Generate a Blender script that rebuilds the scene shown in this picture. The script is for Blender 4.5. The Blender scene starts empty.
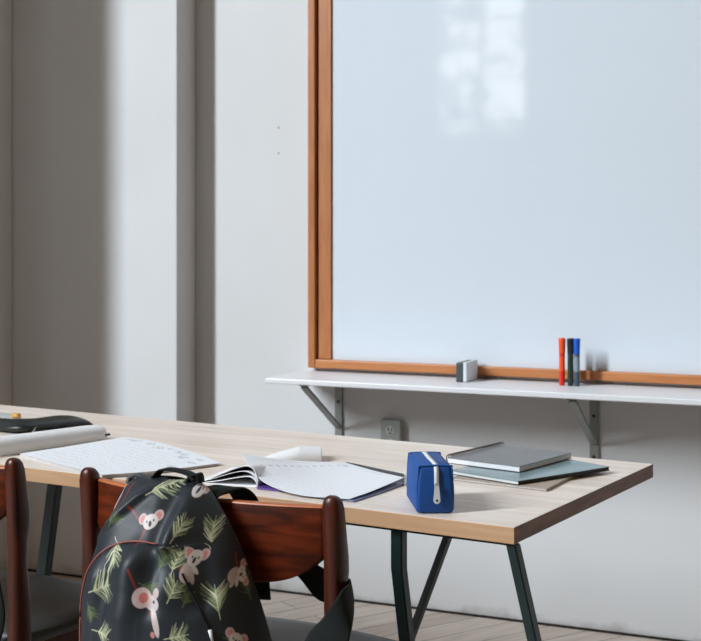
import bpy, bmesh, math, random
import numpy as np
from mathutils import Vector, Matrix
random.seed(4); rng = np.random.default_rng(5)
scn = bpy.context.scene
C = bpy.data.collections.new('room'); scn.collection.children.link(C)

# ---------------------------------------------------------------- measuring
FPX, EYE, HY, CX = 1320.0, 1.25, 238.0, 350.5
def up(px, py, z):                        # point at height z on the line of sight measured in the photo
    t = (EYE - z) * FPX / (py - HY)
    return Vector(((px - CX) / FPX * t, t, z))
def rad(a): return math.radians(a)
class Frame:
    def __init__(s, o, deg):
        s.o = Vector((o[0], o[1], 0)); s.a = rad(deg)
        s.dx = Vector((math.cos(s.a), math.sin(s.a), 0)); s.dy = Vector((-math.sin(s.a), math.cos(s.a), 0))
    def w(s, x, y, z=0): return s.o + s.dx * x + s.dy * y + Vector((0, 0, z))
    def l(s, p):
        d = Vector(p) - s.o; return Vector((d.dot(s.dx), d.dot(s.dy), p[2]))
    def onplane(s, px, py, y):            # where the sight line meets the plane local y = const; returns local point
        r = Vector(((px - CX) / FPX, 1, -(py - HY) / FPX)); e = Vector((0, 0, EYE))
        t = (y - (e - s.o).dot(s.dy)) / r.dot(s.dy)
        return s.l(e + r * t)
WALL = Frame((-0.359, 4.714), -24.494)
TAB = Frame((0.283, 2.28), -31.1)

# ---------------------------------------------------------------- materials
def new_mat(name):
    m = bpy.data.materials.new(name); m.use_nodes = True
    nt = m.node_tree; b = nt.nodes['Principled BSDF']
    return m, nt, b
def lin(c): return tuple(((v / 255) / 12.92 if v / 255 <= .04045 else ((v / 255 + .055) / 1.055) ** 2.4) for v in c)
def plain(name, rgb, rough=.5, metal=0, spec=.5, noise=0, nscale=30, bump=0, bscale=200, coat=0):
    m, nt, b = new_mat(name); c = lin(rgb)
    b.inputs['Base Color'].default_value = (*c, 1); b.inputs['Roughness'].default_value = rough
    b.inputs['Metallic'].default_value = metal; b.inputs['Specular IOR Level'].default_value = spec
    b.inputs['Coat Weight'].default_value = coat; b.inputs['Coat Roughness'].default_value = .15
    tc = nt.nodes.new('ShaderNodeTexCoord')
    if noise:
        n = nt.nodes.new('ShaderNodeTexNoise'); n.inputs['Scale'].default_value = nscale; n.inputs['Detail'].default_value = 5
        nt.links.new(tc.outputs['Object'], n.inputs['Vector'])
        r = nt.nodes.new('ShaderNodeValToRGB'); r.color_ramp.elements[0].position = .3; r.color_ramp.elements[1].position = .7
        r.color_ramp.elements[0].color = (*[v * (1 - noise) for v in c], 1); r.color_ramp.elements[1].color = (*[min(1, v * (1 + noise)) for v in c], 1)
        nt.links.new(n.outputs['Fac'], r.inputs['Fac']); nt.links.new(r.outputs['Color'], b.inputs['Base Color'])
    if bump:
        n = nt.nodes.new('ShaderNodeTexNoise'); n.inputs['Scale'].default_value = bscale
        nt.links.new(tc.outputs['Object'], n.inputs['Vector'])
        bp = nt.nodes.new('ShaderNodeBump'); bp.inputs['Strength'].default_value = bump; bp.inputs['Distance'].default_value = .002
        nt.links.new(n.outputs['Fac'], bp.inputs['Height']); nt.links.new(bp.outputs['Normal'], b.inputs['Normal'])
    return m
def wood(name, c1, c2, rough=.4, scale=(3, 40, 40), coat=0, strips=None, bump=.05, spec=.5):
    # grain runs along object X
    m, nt, b = new_mat(name); N = nt.nodes.new; L = nt.links.new
    tc = N('ShaderNodeTexCoord'); mp = N('ShaderNodeMapping'); mp.inputs['Scale'].default_value = scale
    L(tc.outputs['Object'], mp.inputs['Vector'])
    n = N('ShaderNodeTexNoise'); n.inputs['Scale'].default_value = 1; n.inputs['Detail'].default_value = 6; n.inputs['Distortion'].default_value = .6
    L(mp.outputs['Vector'], n.inputs['Vector'])
    r = N('ShaderNodeValToRGB'); r.color_ramp.elements[0].position = .32; r.color_ramp.elements[1].position = .68
    r.color_ramp.elements[0].color = (*lin(c1), 1); r.color_ramp.elements[1].color = (*lin(c2), 1)
    L(n.outputs['Fac'], r.inputs['Fac']); out = r.outputs['Color']
    if strips:
        br = N('ShaderNodeTexBrick'); br.inputs['Scale'].default_value = 1
        br.inputs['Brick Width'].default_value = strips[0]; br.inputs['Row Height'].default_value = strips[1]; br.inputs['Mortar Size'].default_value = .0006
        br.offset = .37; br.inputs['Color1'].default_value = (.86, .85, .84, 1); br.inputs['Color2'].default_value = (1, 1, 1, 1); br.inputs['Mortar'].default_value = (.62, .58, .54, 1)
        L(tc.outputs['Object'], br.inputs['Vector'])
        mx = N('ShaderNodeMix'); mx.data_type = 'RGBA'; mx.blend_type = 'MULTIPLY'; mx.inputs['Factor'].default_value = .8
        L(out, mx.inputs[6]); L(br.outputs['Color'], mx.inputs[7]); out = mx.outputs[2]
    L(out, b.inputs['Base Color'])
    b.inputs['Roughness'].default_value = rough; b.inputs['Coat Weight'].default_value = coat; b.inputs['Coat Roughness'].default_value = .2; b.inputs['Specular IOR Level'].default_value = spec
    bp = N('ShaderNodeBump'); bp.inputs['Strength'].default_value = bump; bp.inputs['Distance'].default_value = .002
    L(n.outputs['Fac'], bp.inputs['Height']); L(bp.outputs['Normal'], b.inputs['Normal'])
    return m
def printed(name, rough=.6, sheen=0, bump=0, bscale=900, spec=.5):
    m, nt, b = new_mat(name)
    a = nt.nodes.new('ShaderNodeAttribute'); a.attribute_name = 'print'
    nt.links.new(a.outputs['Color'], b.inputs['Base Color']); b.inputs['Roughness'].default_value = rough
    b.inputs['Sheen Weight'].default_value = sheen; b.inputs['Specular IOR Level'].default_value = spec
    if bump:
        tc = nt.nodes.new('ShaderNodeTexCoord')
        n = nt.nodes.new('ShaderNodeTexNoise'); n.inputs['Scale'].default_value = bscale
        nt.links.new(tc.outputs['Object'], n.inputs['Vector'])
        bp = nt.nodes.new('ShaderNodeBump'); bp.inputs['Strength'].default_value = bump; bp.inputs['Distance'].default_value = .001
        nt.links.new(n.outputs['Fac'], bp.inputs['Height']); nt.links.new(bp.outputs['Normal'], b.inputs['Normal'])
    return m
def wall_mat():
    m, nt, b = new_mat('painted_plaster'); N = nt.nodes.new; L = nt.links.new
    tc = N('ShaderNodeTexCoord')
    n = N('ShaderNodeTexNoise'); n.inputs['Scale'].default_value = 1.6; n.inputs['Detail'].default_value = 8
    L(tc.outputs['Object'], n.inputs['Vector'])
    r = N('ShaderNodeValToRGB'); r.color_ramp.elements[0].position = .3; r.color_ramp.elements[1].position = .72
    r.color_ramp.elements[0].color = (*lin((205, 207, 209)), 1); r.color_ramp.elements[1].color = (*lin((213, 215, 218)), 1)
    L(n.outputs['Fac'], r.inputs['Fac'])
    # scuffs and dirt close to the floor
    sp = N('ShaderNodeSeparateXYZ'); L(tc.outputs['Object'], sp.inputs[0])
    n2 = N('ShaderNodeTexNoise'); n2.inputs['Scale'].default_value = 14; n2.inputs['Detail'].default_value = 6; L(tc.outputs['Object'], n2.inputs['Vector'])
    mr = N('ShaderNodeMapRange'); mr.inputs['From Min'].default_value = .0; mr.inputs['From Max'].default_value = .07; mr.inputs['To Min'].default_value = .55; mr.inputs['To Max'].default_value = -.35
    L(sp.outputs['Z'], mr.inputs['Value'])
    ad = N('ShaderNodeMath'); ad.operation = 'ADD'; ad.use_clamp = True; L(mr.outputs[0], ad.inputs[0])
    mu = N('ShaderNodeMath'); mu.operation = 'MULTIPLY_ADD'; mu.inputs[1].default_value = 1.2; mu.inputs[2].default_value = -.75; L(n2.outputs['Fac'], mu.inputs[0]); L(mu.outputs[0], ad.inputs[1])
    mx = N('ShaderNodeMix'); mx.data_type = 'RGBA'; L(ad.outputs[0], mx.inputs['Factor']); L(r.outputs['Color'], mx.inputs[6]); mx.inputs[7].default_value = (*lin((120, 108, 95)), 1)
    L(mx.outputs[2], b.inputs['Base Color']); b.inputs['Roughness'].default_value = .75
    mp = N('ShaderNodeMapping'); mp.inputs['Scale'].default_value = (40, 40, 5); L(tc.outputs['Object'], mp.inputs['Vector'])
    n3 = N('ShaderNodeTexNoise'); n3.inputs['Scale'].default_value = 1; n3.inputs['Detail'].default_value = 4; L(mp.outputs['Vector'], n3.inputs['Vector'])
    bp = N('ShaderNodeBump'); bp.inputs['Strength'].default_value = .12; bp.inputs['Distance'].default_value = .003
    L(n3.outputs['Fac'], bp.inputs['Height']); L(bp.outputs['Normal'], b.inputs['Normal'])
    return m
def floor_mat():
    m, nt, b = new_mat('worn_floorboards'); N = nt.nodes.new; L = nt.links.new
    tc = N('ShaderNodeTexCoord'); mp = N('ShaderNodeMapping'); mp.inputs['Rotation'].default_value = (0, 0, rad(-59)); L(tc.outputs['Object'], mp.inputs['Vector'])
    br = N('ShaderNodeTexBrick'); br.inputs['Scale'].default_value = 1; br.inputs['Brick Width'].default_value = 1.9; br.inputs['Row Height'].default_value = .105
    br.inputs['Mortar Size'].default_value = .0022; br.inputs['Mortar Smooth'].default_value = .3; br.offset = .4
    br.inputs['Color1'].default_value = (*lin((184, 172, 163)), 1); br.inputs['Color2'].default_value = (*lin((204, 193, 184)), 1); br.inputs['Mortar'].default_value = (*lin((92, 82, 76)), 1)
    L(mp.outputs['Vector'], br.inputs['Vector'])
    m2 = N('ShaderNodeMapping'); m2.inputs['Scale'].default_value = (5, 45, 1); L(mp.outputs['Vector'], m2.inputs['Vector'])
    n = N('ShaderNodeTexNoise'); n.inputs['Scale'].default_value = 1; n.inputs['Detail'].default_value = 7; L(m2.outputs['Vector'], n.inputs['Vector'])
    r = N('ShaderNodeValToRGB'); r.color_ramp.elements[0].position = .3; r.color_ramp.elements[1].position = .62
    r.color_ramp.elements[0].color = (.74, .69, .64, 1); r.color_ramp.elements[1].color = (1, 1, 1, 1); L(n.outputs['Fac'], r.inputs['Fac'])
    mx = N('ShaderNodeMix'); mx.data_type = 'RGBA'; mx.blend_type = 'MULTIPLY'; mx.inputs['Factor'].default_value = .8
    L(br.outputs['Color'], mx.inputs[6]); L(r.outputs['Color'], mx.inputs[7]); L(mx.outputs[2], b.inputs['Base Color'])
    b.inputs['Roughness'].default_value = .5
    bp = N('ShaderNodeBump'); bp.inputs['Strength'].default_value = .3; bp.inputs['Distance'].default_value = .003; L(br.outputs['Fac'], bp.inputs['Height']); bp.invert = True; L(bp.outputs['Normal'], b.inputs['Normal'])
    return m
def brick_mat():
    m, nt, b = new_mat('old_brick'); N = nt.nodes.new; L = nt.links.new
    tc = N('ShaderNodeTexCoord'); sp = N('ShaderNodeSeparateXYZ'); cb = N('ShaderNodeCombineXYZ'); ad = N('ShaderNodeMath'); L(tc.outputs['Object'], sp.inputs[0]); L(sp.outputs['X'], ad.inputs[0]); L(sp.outputs['Y'], ad.inputs[1])
    L(ad.outputs[0], cb.inputs[0]); L(sp.outputs['Z'], cb.inputs[1]); br = N('ShaderNodeTexBrick'); L(cb.outputs[0], br.inputs['Vector']); br.inputs['Scale'].default_value = 1
    br.inputs['Brick Width'].default_value = .22; br.inputs['Row Height'].default_value = .075; br.inputs['Mortar Size'].default_value = .006
    br.inputs['Color1'].default_value = (*lin((104, 84, 58)), 1); br.inputs['Color2'].default_value = (*lin((84, 68, 50)), 1); br.inputs['Mortar'].default_value = (*lin((120, 110, 98)), 1)
    L(br.outputs['Color'], b.inputs['Base Color']); b.inputs['Roughness'].default_value = .85
    return m
M = dict(brick=brick_mat(),
    wall=wall_mat(), floor=floor_mat(),
    table=wood('pale_birch', (224, 209, 197), (242, 232, 223), .45, (2.5, 30, 30), 0, (1.1, .062)),
    tedge=wood('birch_edge', (182, 142, 106), (200, 162, 126), .5, (3, 60, 60)),
    tend=wood('birch_end_grain_shaded', (92, 60, 44), (122, 86, 64), .5, (60, 8, 60)),  # end grain, darkened in colour for the shaded table end
    walnut=wood('walnut', (44, 18, 10), (78, 32, 18), .33, (30, 30, 5), 0, spec=.35),
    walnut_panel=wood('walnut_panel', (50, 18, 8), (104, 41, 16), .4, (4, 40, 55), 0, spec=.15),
    walnut_lip_lit=wood('walnut_lip_lit', (168, 92, 50), (188, 108, 62), .35, (4, 40, 55), 0),  # brighter walnut: highlight along the backrest top put into the colour
    leather=plain('black_leather', (52, 55, 56), .42, noise=.1, nscale=12, bump=.15, bscale=350),
    steel=plain('green_black_steel', (22, 40, 40), .38, .2, noise=.15, nscale=9),
    oakframe=wood('frame_oak', (176, 108, 58), (192, 126, 76), .45, (6, 60, 60)),
    oakframe_v=wood('frame_oak_upright', (166, 100, 54), (182, 118, 70), .45, (60, 60, 6)),
    groove=plain('frame_groove', (96, 56, 32), .6),
    board=plain('white_enamel', (213, 222, 232), .045, spec=.45, noise=.008, nscale=2),
    shelf=plain('white_laminate', (225, 227, 232), .35),
    bracket=plain('galvanised_steel', (142, 146, 142), .45, .35, noise=.08),
    screw=plain('screw_steel', (70, 70, 68), .3, .8),
    outlet=plain('grey_plastic', (150, 156, 152), .4), slot=plain('outlet_slot', (20, 20, 20), .6), outletface=plain('outlet_face', (182, 184, 178), .35),
    felt=plain('eraser_felt', (214, 220, 226), .9, bump=.4), erbody=plain('eraser_body', (62, 72, 74), .5),
    red=plain('red_plastic', (214, 40, 28), .35), orange=plain('orange_red_plastic', (240, 84, 34), .35),
    black=plain('black_plastic', (24, 32, 38), .35), green=plain('dark_green_plastic', (26, 50, 44), .35),
    blue=plain('blue_plastic', (24, 92, 200), .35), slate=plain('slate_plastic', (62, 82, 100), .35), labelw=plain('marker_label', (130, 145, 158), .5),
    bluecase=plain('blue_neoprene', (5, 74, 150), .65, noise=.06, nscale=60, bump=.25, bscale=600), piping=plain('blue_piping', (16, 88, 160), .6),
    zip=plain('white_zip_tape', (226, 230, 234), .55), zipmetal=plain('zip_pull', (196, 200, 204), .35, .5),
    paper=plain('paper', (232, 233, 237), .7), paperedge=plain('paper_edges', (200, 196, 194), .8, noise=.12, nscale=300),
    printpaper=printed('printed_paper', .65),
    greycover=plain('grey_cover', (128, 130, 134), .6, noise=.05, nscale=40), darkcover=plain('dark_cover', (30, 32, 32), .5),
    teal=plain('glossy_teal_cover', (112, 138, 144), .2, noise=.22, nscale=9), beige=plain('beige_board', (168, 152, 138), .6),
    glosswhite=plain('glossy_white', (214, 220, 222), .2, noise=.1, nscale=20),
    wire=plain('black_wire', (18, 16, 16), .5),
    pouch=plain('dark_green_leather', (22, 31, 32), .38, noise=.2, nscale=20, bump=.3, bscale=90), silver=plain('silver_metal', (200, 200, 200), .25, 1),
    yellow=plain('ochre_plastic', (214, 160, 72), .5, noise=.25, nscale=60), purple=plain('purple_cover', (92, 70, 140), .4, noise=.35, nscale=50),
    bluecover=plain('periwinkle_cover', (126, 134, 172), .4), brown=plain('brown_pencil', (120, 92, 78), .5),
    webbing=plain('black_webbing', (15, 20, 20), .75, spec=.25, bump=.4, bscale=500), bagprint=printed('printed_nylon', .5, .0, .25, 700, .5),
    bagtrim=plain('rose_piping', (150, 84, 74), .5), baglining=plain('charcoal_nylon', (52, 56, 62), .45),
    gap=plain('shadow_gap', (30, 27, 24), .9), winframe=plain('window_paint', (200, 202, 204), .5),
)

# ---------------------------------------------------------------- objects
def thing(name, label, cat, loc=(0, 0, 0), rotz=0, group=None):
    o = bpy.data.objects.new(name, None); C.objects.link(o); o.location = loc; o.rotation_euler = (0, 0, rotz)
    o.empty_display_size = .05; return tag(o, label, cat, group)
def tag(o, label, cat, group=None):
    o['label'] = label; o['category'] = cat
    if group: o['group'] = group
    return o
def link(name, me, mats, parent=None, smooth=False):
    o = bpy.data.objects.new(name, me); C.objects.link(o)
    for m in (mats if isinstance(mats, (list, tuple)) else [mats]): me.materials.append(m)
    if smooth:
        me.polygons.foreach_set('use_smooth', [True] * len(me.polygons))
    if parent: o.parent = parent
    return o
def bmo(name, bm, mats, parent=None, smooth=False):
    bmesh.ops.recalc_face_normals(bm, faces=bm.faces)
    me = bpy.data.meshes.new(name); bm.to_mesh(me); bm.free()
    return link(name, me, mats, parent, smooth)
def box(bm, x0, x1, y0, y1, z0, z1, bev=0, seg=2, mi=0):
    vs = [bm.verts.new((x, y, z)) for x in (x0, x1) for y in (y0, y1) for z in (z0, z1)]
    f = [bm.faces.new([vs[i] for i in q]) for q in ((0, 1, 3, 2), (4, 6, 7, 5), (0, 4, 5, 1), (2, 3, 7, 6), (0, 2, 6, 4), (1, 5, 7, 3))]
    for q in f: q.material_index = mi
    if bev:
        es = {e for v in vs for e in v.link_edges}
        r = bmesh.ops.bevel(bm, geom=list(es), offset=bev, segments=seg, affect='EDGES', profile=.5)
        for q in r['faces']: q.material_index = mi
def prism(bm, poly, z0, z1, bev=0, mi=0):        # poly in xy
    a = [bm.verts.new((p[0], p[1], z0)) for p in poly]; b = [bm.verts.new((p[0], p[1], z1)) for p in poly]
    n = len(poly); fs = [bm.faces.new(a[::-1]), bm.faces.new(b)] + [bm.faces.new((a[i], a[(i + 1) % n], b[(i + 1) % n], b[i])) for i in range(n)]
    for q in fs: q.material_index = mi
    if bev: bmesh.ops.bevel(bm, geom=list({e for v in a + b for e in v.link_edges}), offset=bev, segments=2, affect='EDGES', profile=.5)
def loft(bm, rings, cap=True, closed=True, mi=0):
    R = [[bm.verts.new(p) for p in r] for r in rings]; n = len(R[0])
    for a, b in zip(R, R[1:]):
        for i in range(n if closed else n - 1):
            bm.faces.new((a[i], a[(i + 1) % n], b[(i + 1) % n], b[i])).material_index = mi
    if cap:
        bm.faces.new(R[0][::-1]).material_index = mi; bm.faces.new(R[-1]).material_index = mi
def tube(bm, pts, r, n=10, mi=0):
    pts = [Vector(p) for p in pts]; rings = []
    for i, p in enumerate(pts):
        t = (pts[min(i + 1, len(pts) - 1)] - pts[max(i - 1, 0)]).normalized()
        u = t.cross(Vector((0, 0, 1)))
        if u.length < .05: u = t.cross(Vector((0, 1, 0)))
        u.normalize(); v = t.cross(u).normalized()
        rr = r[i] if isinstance(r, (list, tuple)) else r
        rings.append([p + u * math.cos(k * 2 * math.pi / n) * rr + v * math.sin(k * 2 * math.pi / n) * rr for k in range(n)])
    loft(bm, rings, mi=mi)
def lathe(bm, prof, n=20, c=(0, 0, 0), mi=0):
    loft(bm, [[(c[0] + r * math.cos(k * 2 * math.pi / n), c[1] + r * math.sin(k * 2 * math.pi / n), c[2] + z) for k in range(n)] for r, z in prof], mi=mi)
def bar(bm, a, b, w, d, side, bev=.002, mi=0):   # rectangular bar from a to b, w along 'side'
    a, b, side = Vector(a), Vector(b), Vector(side).normalized(); t = (b - a).normalized(); o = t.cross(side).normalized(); side = o.cross(t).normalized()
    rings = [[p + side * sx * w / 2 + o * sy * d / 2 for sx, sy in ((-1, -1), (1, -1), (1, 1), (-1, 1))] for p in (a, b)]
    n0 = len(bm.verts); loft(bm, rings, mi=mi); bm.verts.ensure_lookup_table()
    if bev: bmesh.ops.bevel(bm, geom=list({e for v in bm.verts[n0:] for e in v.link_edges}), offset=bev, segments=2, affect='EDGES', profile=.5)
def smoothpath(pts, n=8):                        # Catmull-Rom
    pts = [Vector(p) for p in pts]; P = [pts[0] * 2 - pts[1]] + pts + [pts[-1] * 2 - pts[-2]]; out = []
    for i in range(1, len(P) - 2):
        for k in range(n):
            t = k / n
            out.append(.5 * ((2 * P[i]) + (P[i + 1] - P[i - 1]) * t + (2 * P[i - 1] - 5 * P[i] + 4 * P[i + 1] - P[i + 2]) * t * t + (3 * P[i] - P[i - 1] - 3 * P[i + 1] + P[i + 2]) * t ** 3))
    out.append(pts[-1]); return out
def resample(pts, n):
    pts = np.array([tuple(p) for p in smoothpath(pts, 12)]) if len(pts) > 2 else np.array([tuple(p) for p in pts])
    d = np.r_[0, np.cumsum(np.linalg.norm(np.diff(pts, axis=0), axis=1))]; s = np.linspace(0, d[-1], n)
    return np.stack([np.interp(s, d, pts[:, k]) for k in range(3)], 1)
def coons(b0, b1, a0, a1, n, m):                 # b0,b1: u-curves at v=0,1; a0,a1: v-curves at u=0,1 -> [m(v), n(u), 3]
    c0, c1 = resample(b0, n), resample(b1, n); d0, d1 = resample(a0, m), resample(a1, m)
    u = np.linspace(0, 1, n)[None, :, None]; v = np.linspace(0, 1, m)[:, None, None]
    return (1 - v) * c0[None] + v * c1[None] + (1 - u) * d0[:, None] + u * d1[:, None] - ((1 - u) * (1 - v) * c0[0] + u * (1 - v) * c0[-1] + (1 - u) * v * c1[0] + u * v * c1[-1])
def gridmesh(name, P, col, mats, parent=None, thick=0, wrap=False, matfn=None):
    m, n = P.shape[:2]; me = bpy.data.meshes.new(name)
    idx = np.arange(m * n).reshape(m, n)
    if wrap: idx = np.concatenate([idx, idx[:, :1]], 1)
    q = np.stack([idx[:-1, :-1], idx[:-1, 1:], idx[1:, 1:], idx[1:, :-1]], -1).reshape(-1, 4)
    me.vertices.add(m * n); me.vertices.foreach_set('co', P.reshape(-1).astype(np.float32))
    me.loops.add(q.size); me.loops.foreach_set('vertex_index', q.reshape(-1).astype(np.int32))
    me.polygons.add(len(q)); me.polygons.foreach_set('loop_start', np.arange(0, q.size, 4, dtype=np.int32)); me.update(calc_edges=True)
    if col is not None:
        a = me.color_attributes.new('print', 'FLOAT_COLOR', 'POINT'); a.data.foreach_set('color', np.concatenate([col, np.ones(col.shape[:2] + (1,))], -1).reshape(-1).astype(np.float32))
    o = link(name, me, mats, parent, True)
    if thick:
        s = o.modifiers.new('thickness', 'SOLIDIFY'); s.thickness = thick; s.offset = 0
    return o
def rel(o, parentloc): o.location = -Vector(parentloc); return o
def worldmesh(o, root):                          # mesh made in world coordinates, parented under an Empty at root.location / rotation
    o.parent = root; m = Matrix.Rotation(root.rotation_euler[2], 4, 'Z'); m.translation = root.location
    o.matrix_parent_inverse = m.inverted(); return o
def struct(o): o['kind'] = 'structure'; return o

# ---------------------------------------------------------------- room shell (WALL frame: x along the wall, -y into the room)
def place(o, fr, x=0, y=0, z=0): o.location = fr.w(x, y, z); o.rotation_euler = (0, 0, fr.a); return o
Hc = 14.0
bm = bmesh.new(); box(bm, -6.6, 4.2, 0, .25, 0, Hc); struct(place(bmo('wall_back', bm, M['wall']), WALL))
bm = bmesh.new(); box(bm, -.98, -.224, -.13, -.001, 0, Hc, .004); struct(place(bmo('wall_pier', bm, M['wall']), WALL))
bm = bmesh.new(); box(bm, -1.45, -.948, -.87, -.131, 0, Hc, .008); struct(place(bmo('wall_left', bm, M['wall']), WALL))
bm = bmesh.new(); box(bm, -6.6, 4.2, -11.6, .2, -.2, 0); o = struct(place(bmo('floor', bm, M['floor']), WALL))
bm = bmesh.new(); box(bm, -.224, 4.0, -.006, -.0005, .0005, .007); struct(place(bmo('trim_1', bm, M['gap']), WALL))  # dark strip standing in for the shade of the wall-floor gap
bm = bmesh.new(); box(bm, -.9475, -.224, -.136, -.1305, .0005, .008); struct(place(bmo('trim_2', bm, M['gap']), WALL))  # same dark stand-in for gap shade along the pier foot
# window wall down the left side of the room, and the wall behind the camera with a second tall window
SX, OY = -6.2, -11.2
wy0, wy1, wz0, wz1 = -11.1, -8.4, 4.0, 13.4
bm = bmesh.new(); box(bm, SX - .3, SX, OY, wy0, 0, Hc); box(bm, SX - .3, SX, wy1, 0, 0, Hc); box(bm, SX - .3, SX, wy0, wy1, 0, wz0); box(bm, SX - .3, SX, wy0, wy1, wz1, Hc)
struct(place(bmo('wall_window_side', bm, M['brick']), WALL))
fx0, fx1, fz0, fz1 = -3.6, -2.4, 2.5, 5.4
bm = bmesh.new(); box(bm, SX - .3, fx0, OY - .3, OY, 0, Hc); box(bm, fx1, 4.2, OY - .3, OY, 0, Hc); box(bm, fx0, fx1, OY - .3, OY, 0, fz0); box(bm, fx0, fx1, OY - .3, OY, fz1, Hc)
struct(place(bmo('wall_front', bm, M['brick']), WALL))
bm = bmesh.new(); w = .035; a0, a1 = SX - .2, SX - .15
box(bm, a0, a1, wy0, wy0 + w, wz0, wz1); box(bm, a0, a1, wy1 - w, wy1, wz0, wz1); box(bm, a0, a1, wy0 + w, wy1 - w, wz0, wz0 + w); box(bm, a0, a1, wy0 + w, wy1 - w, wz1 - w, wz1)
for k in range(1, 8): zz = wz0 + (wz1 - wz0) * k / 8; box(bm, a0, a1, wy0 + w, wy1 - w, zz - .012, zz + .012)
struct(place(bmo('window_1', bm, M['winframe']), WALL))
bm = bmesh.new(); a0, a1 = OY - .2, OY - .15
box(bm, fx0, fx0 + w, a0, a1, fz0, fz1); box(bm, fx1 - w, fx1, a0, a1, fz0, fz1); box(bm, fx0 + w, fx1 - w, a0, a1, fz0, fz0 + w); box(bm, fx0 + w, fx1 - w, a0, a1, fz1 - w, fz1)
box(bm, (fx0 + fx1) / 2 - .02, (fx0 + fx1) / 2 + .02, a0, a1, fz0 + w, fz1 - w)
for k in (1, 2, 3): zz = fz0 + (fz1 - fz0) * k / 4; box(bm, fx0 + w, fx1 - w, a0 + .01, a1 - .01, zz - .012, zz + .012)
struct(place(bmo('window_2', bm, M['winframe']), WALL))
# added glowing panel: bright sky between branches outside the far window
m, nt, b = new_mat('sky_through_trees'); N = nt.nodes.new; L = nt.links.new
tc = N('ShaderNodeTexCoord'); n = N('ShaderNodeTexNoise'); n.inputs['Scale'].default_value = 2.3; n.inputs['Detail'].default_value = 8; n.inputs['Roughness'].default_value = .7
L(tc.outputs['Object'], n.inputs['Vector']); r = N('ShaderNodeValToRGB'); r.color_ramp.elements[0].position = .44; r.color_ramp.elements[1].position = .54
r.color_ramp.elements[0].color = (.05, .06, .05, 1); r.color_ramp.elements[1].color = (1, 1, 1, 1); L(n.outputs['Fac'], r.inputs['Fac'])
b.inputs['Base Color'].default_value = (0, 0, 0, 1); L(r.outputs['Color'], b.inputs['Emission Color']); b.inputs['Emission Strength'].default_value = 6
bm = bmesh.new(); box(bm, -4.5, -.5, OY - 1.25, OY - 1.2, 1, 7); struct(place(bmo('trim_3', bm, m), WALL))

# ---------------------------------------------------------------- whiteboard
wb = thing('whiteboard', 'large white dry-erase board in an orange-brown wooden frame on the back wall', 'whiteboard', WALL.w(.246, 0, .8), WALL.a)
WR, WT = 2.35, 1.55
bm = bmesh.new(); box(bm, .085, WR, -.014, -.004, .03, WT); bmo('writing_surface', bm, M['board'], wb)
bm = bmesh.new(); box(bm, .0, .028, -.034, -.002, .0, WT + .03, .004); bmo('frame_stile', bm, M['oakframe_v'], wb)
bm = bmesh.new(); box(bm, .0283, WR, -.034, -.002, .0, .030, .004); bmo('frame_rail', bm, M['oakframe'], wb)
bm = bmesh.new(); box(bm, .0283, .036, -.012, -.004, .031, WT); bmo('frame_groove', bm, M['groove'], wb)
bm = bmesh.new(); box(bm, .0365, .0845, -.022, -.003, .031, WT, .002); bmo('inner_stile', bm, M['oakframe_v'], wb)
# ---------------------------------------------------------------- shelf with brackets
bm = bmesh.new(); box(bm, .218, 2.7, -.295, -.001, .7705, .788, .003)
sh = bmo('wall_shelf', bm, M['shelf']); place(sh, WALL); tag(sh, 'long white shelf running along the wall under the whiteboard', 'shelf')
def bracket(s, label):
    r = thing('shelf_bracket', label, 'bracket', WALL.w(s, 0, .7695), WALL.a, 'brackets under the white shelf')
    bm = bmesh.new(); box(bm, -.03, .0, -.0035, -.0005, -.235, -.0015, .0008); box(bm, -.003, 0, -.010, -.0035, -.235, -.0015)
    pl = bmo('wall_plate', bm, M['bracket'], r)
    bm = bmesh.new(); box(bm, -.03, 0, -.28, -.0105, -.004, -.001); bmo('top_flange', bm, M['bracket'], r)
    bm = bmesh.new(); bar(bm, (-.014, -.272, -.008), (-.014, -.008, -.172), .024, .009, (1, 0, 0), .001); bmo('brace', bm, M['bracket'], r)
    for z in (-.014, -.085, -.215):
        bm = bmesh.new(); lathe(bm, [(.001, .0), (.0055, .0005), (.0055, .002), (.001, .004)], 14); bmesh.ops.rotate(bm, verts=bm.verts, matrix=Matrix.Rotation(rad(90), 3, 'X'))
        bmesh.ops.translate(bm, verts=bm.verts, vec=(-.0165, -.0037, z)); bmo('screw', bm, M['screw'], pl, True)
bracket(.366, 'grey metal bracket holding up the left end of the white shelf')
bracket(1.262, 'grey metal bracket under the shelf below the three markers')
# ---------------------------------------------------------------- outlet
ou = thing('wall_outlet', 'grey surface-mounted power outlet on the wall below the shelf', 'outlet', WALL.w(.556, 0, .578), WALL.a)
bm = bmesh.new(); box(bm, -.036, .036, -.03, -.0005, -.058, .058, .003); bmo('outlet_box', bm, M['outlet'], ou)
for z in (.022, -.022):
    bm = bmesh.new(); lathe(bm, [(.0165, 0), (.0165, .0012), (.015, .002)], 24); bmesh.ops.rotate(bm, verts=bm.verts, matrix=Matrix.Rotation(rad(90), 3, 'X'))
    bmesh.ops.translate(bm, verts=bm.verts, vec=(0, -.0302, z)); f = bmo('receptacle', bm, M['outletface'], ou)
    bm = bmesh.new(); box(bm, -.0078, -.0046, -.0335, -.0322, z - .001, z + .009); box(bm, .0046, .0078, -.0335, -.0322, z - .001, z + .008); box(bm, -.0026, .0026, -.0335, -.0322, z - .011, z - .006); bmo('slot', bm, M['slot'], f)
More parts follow.
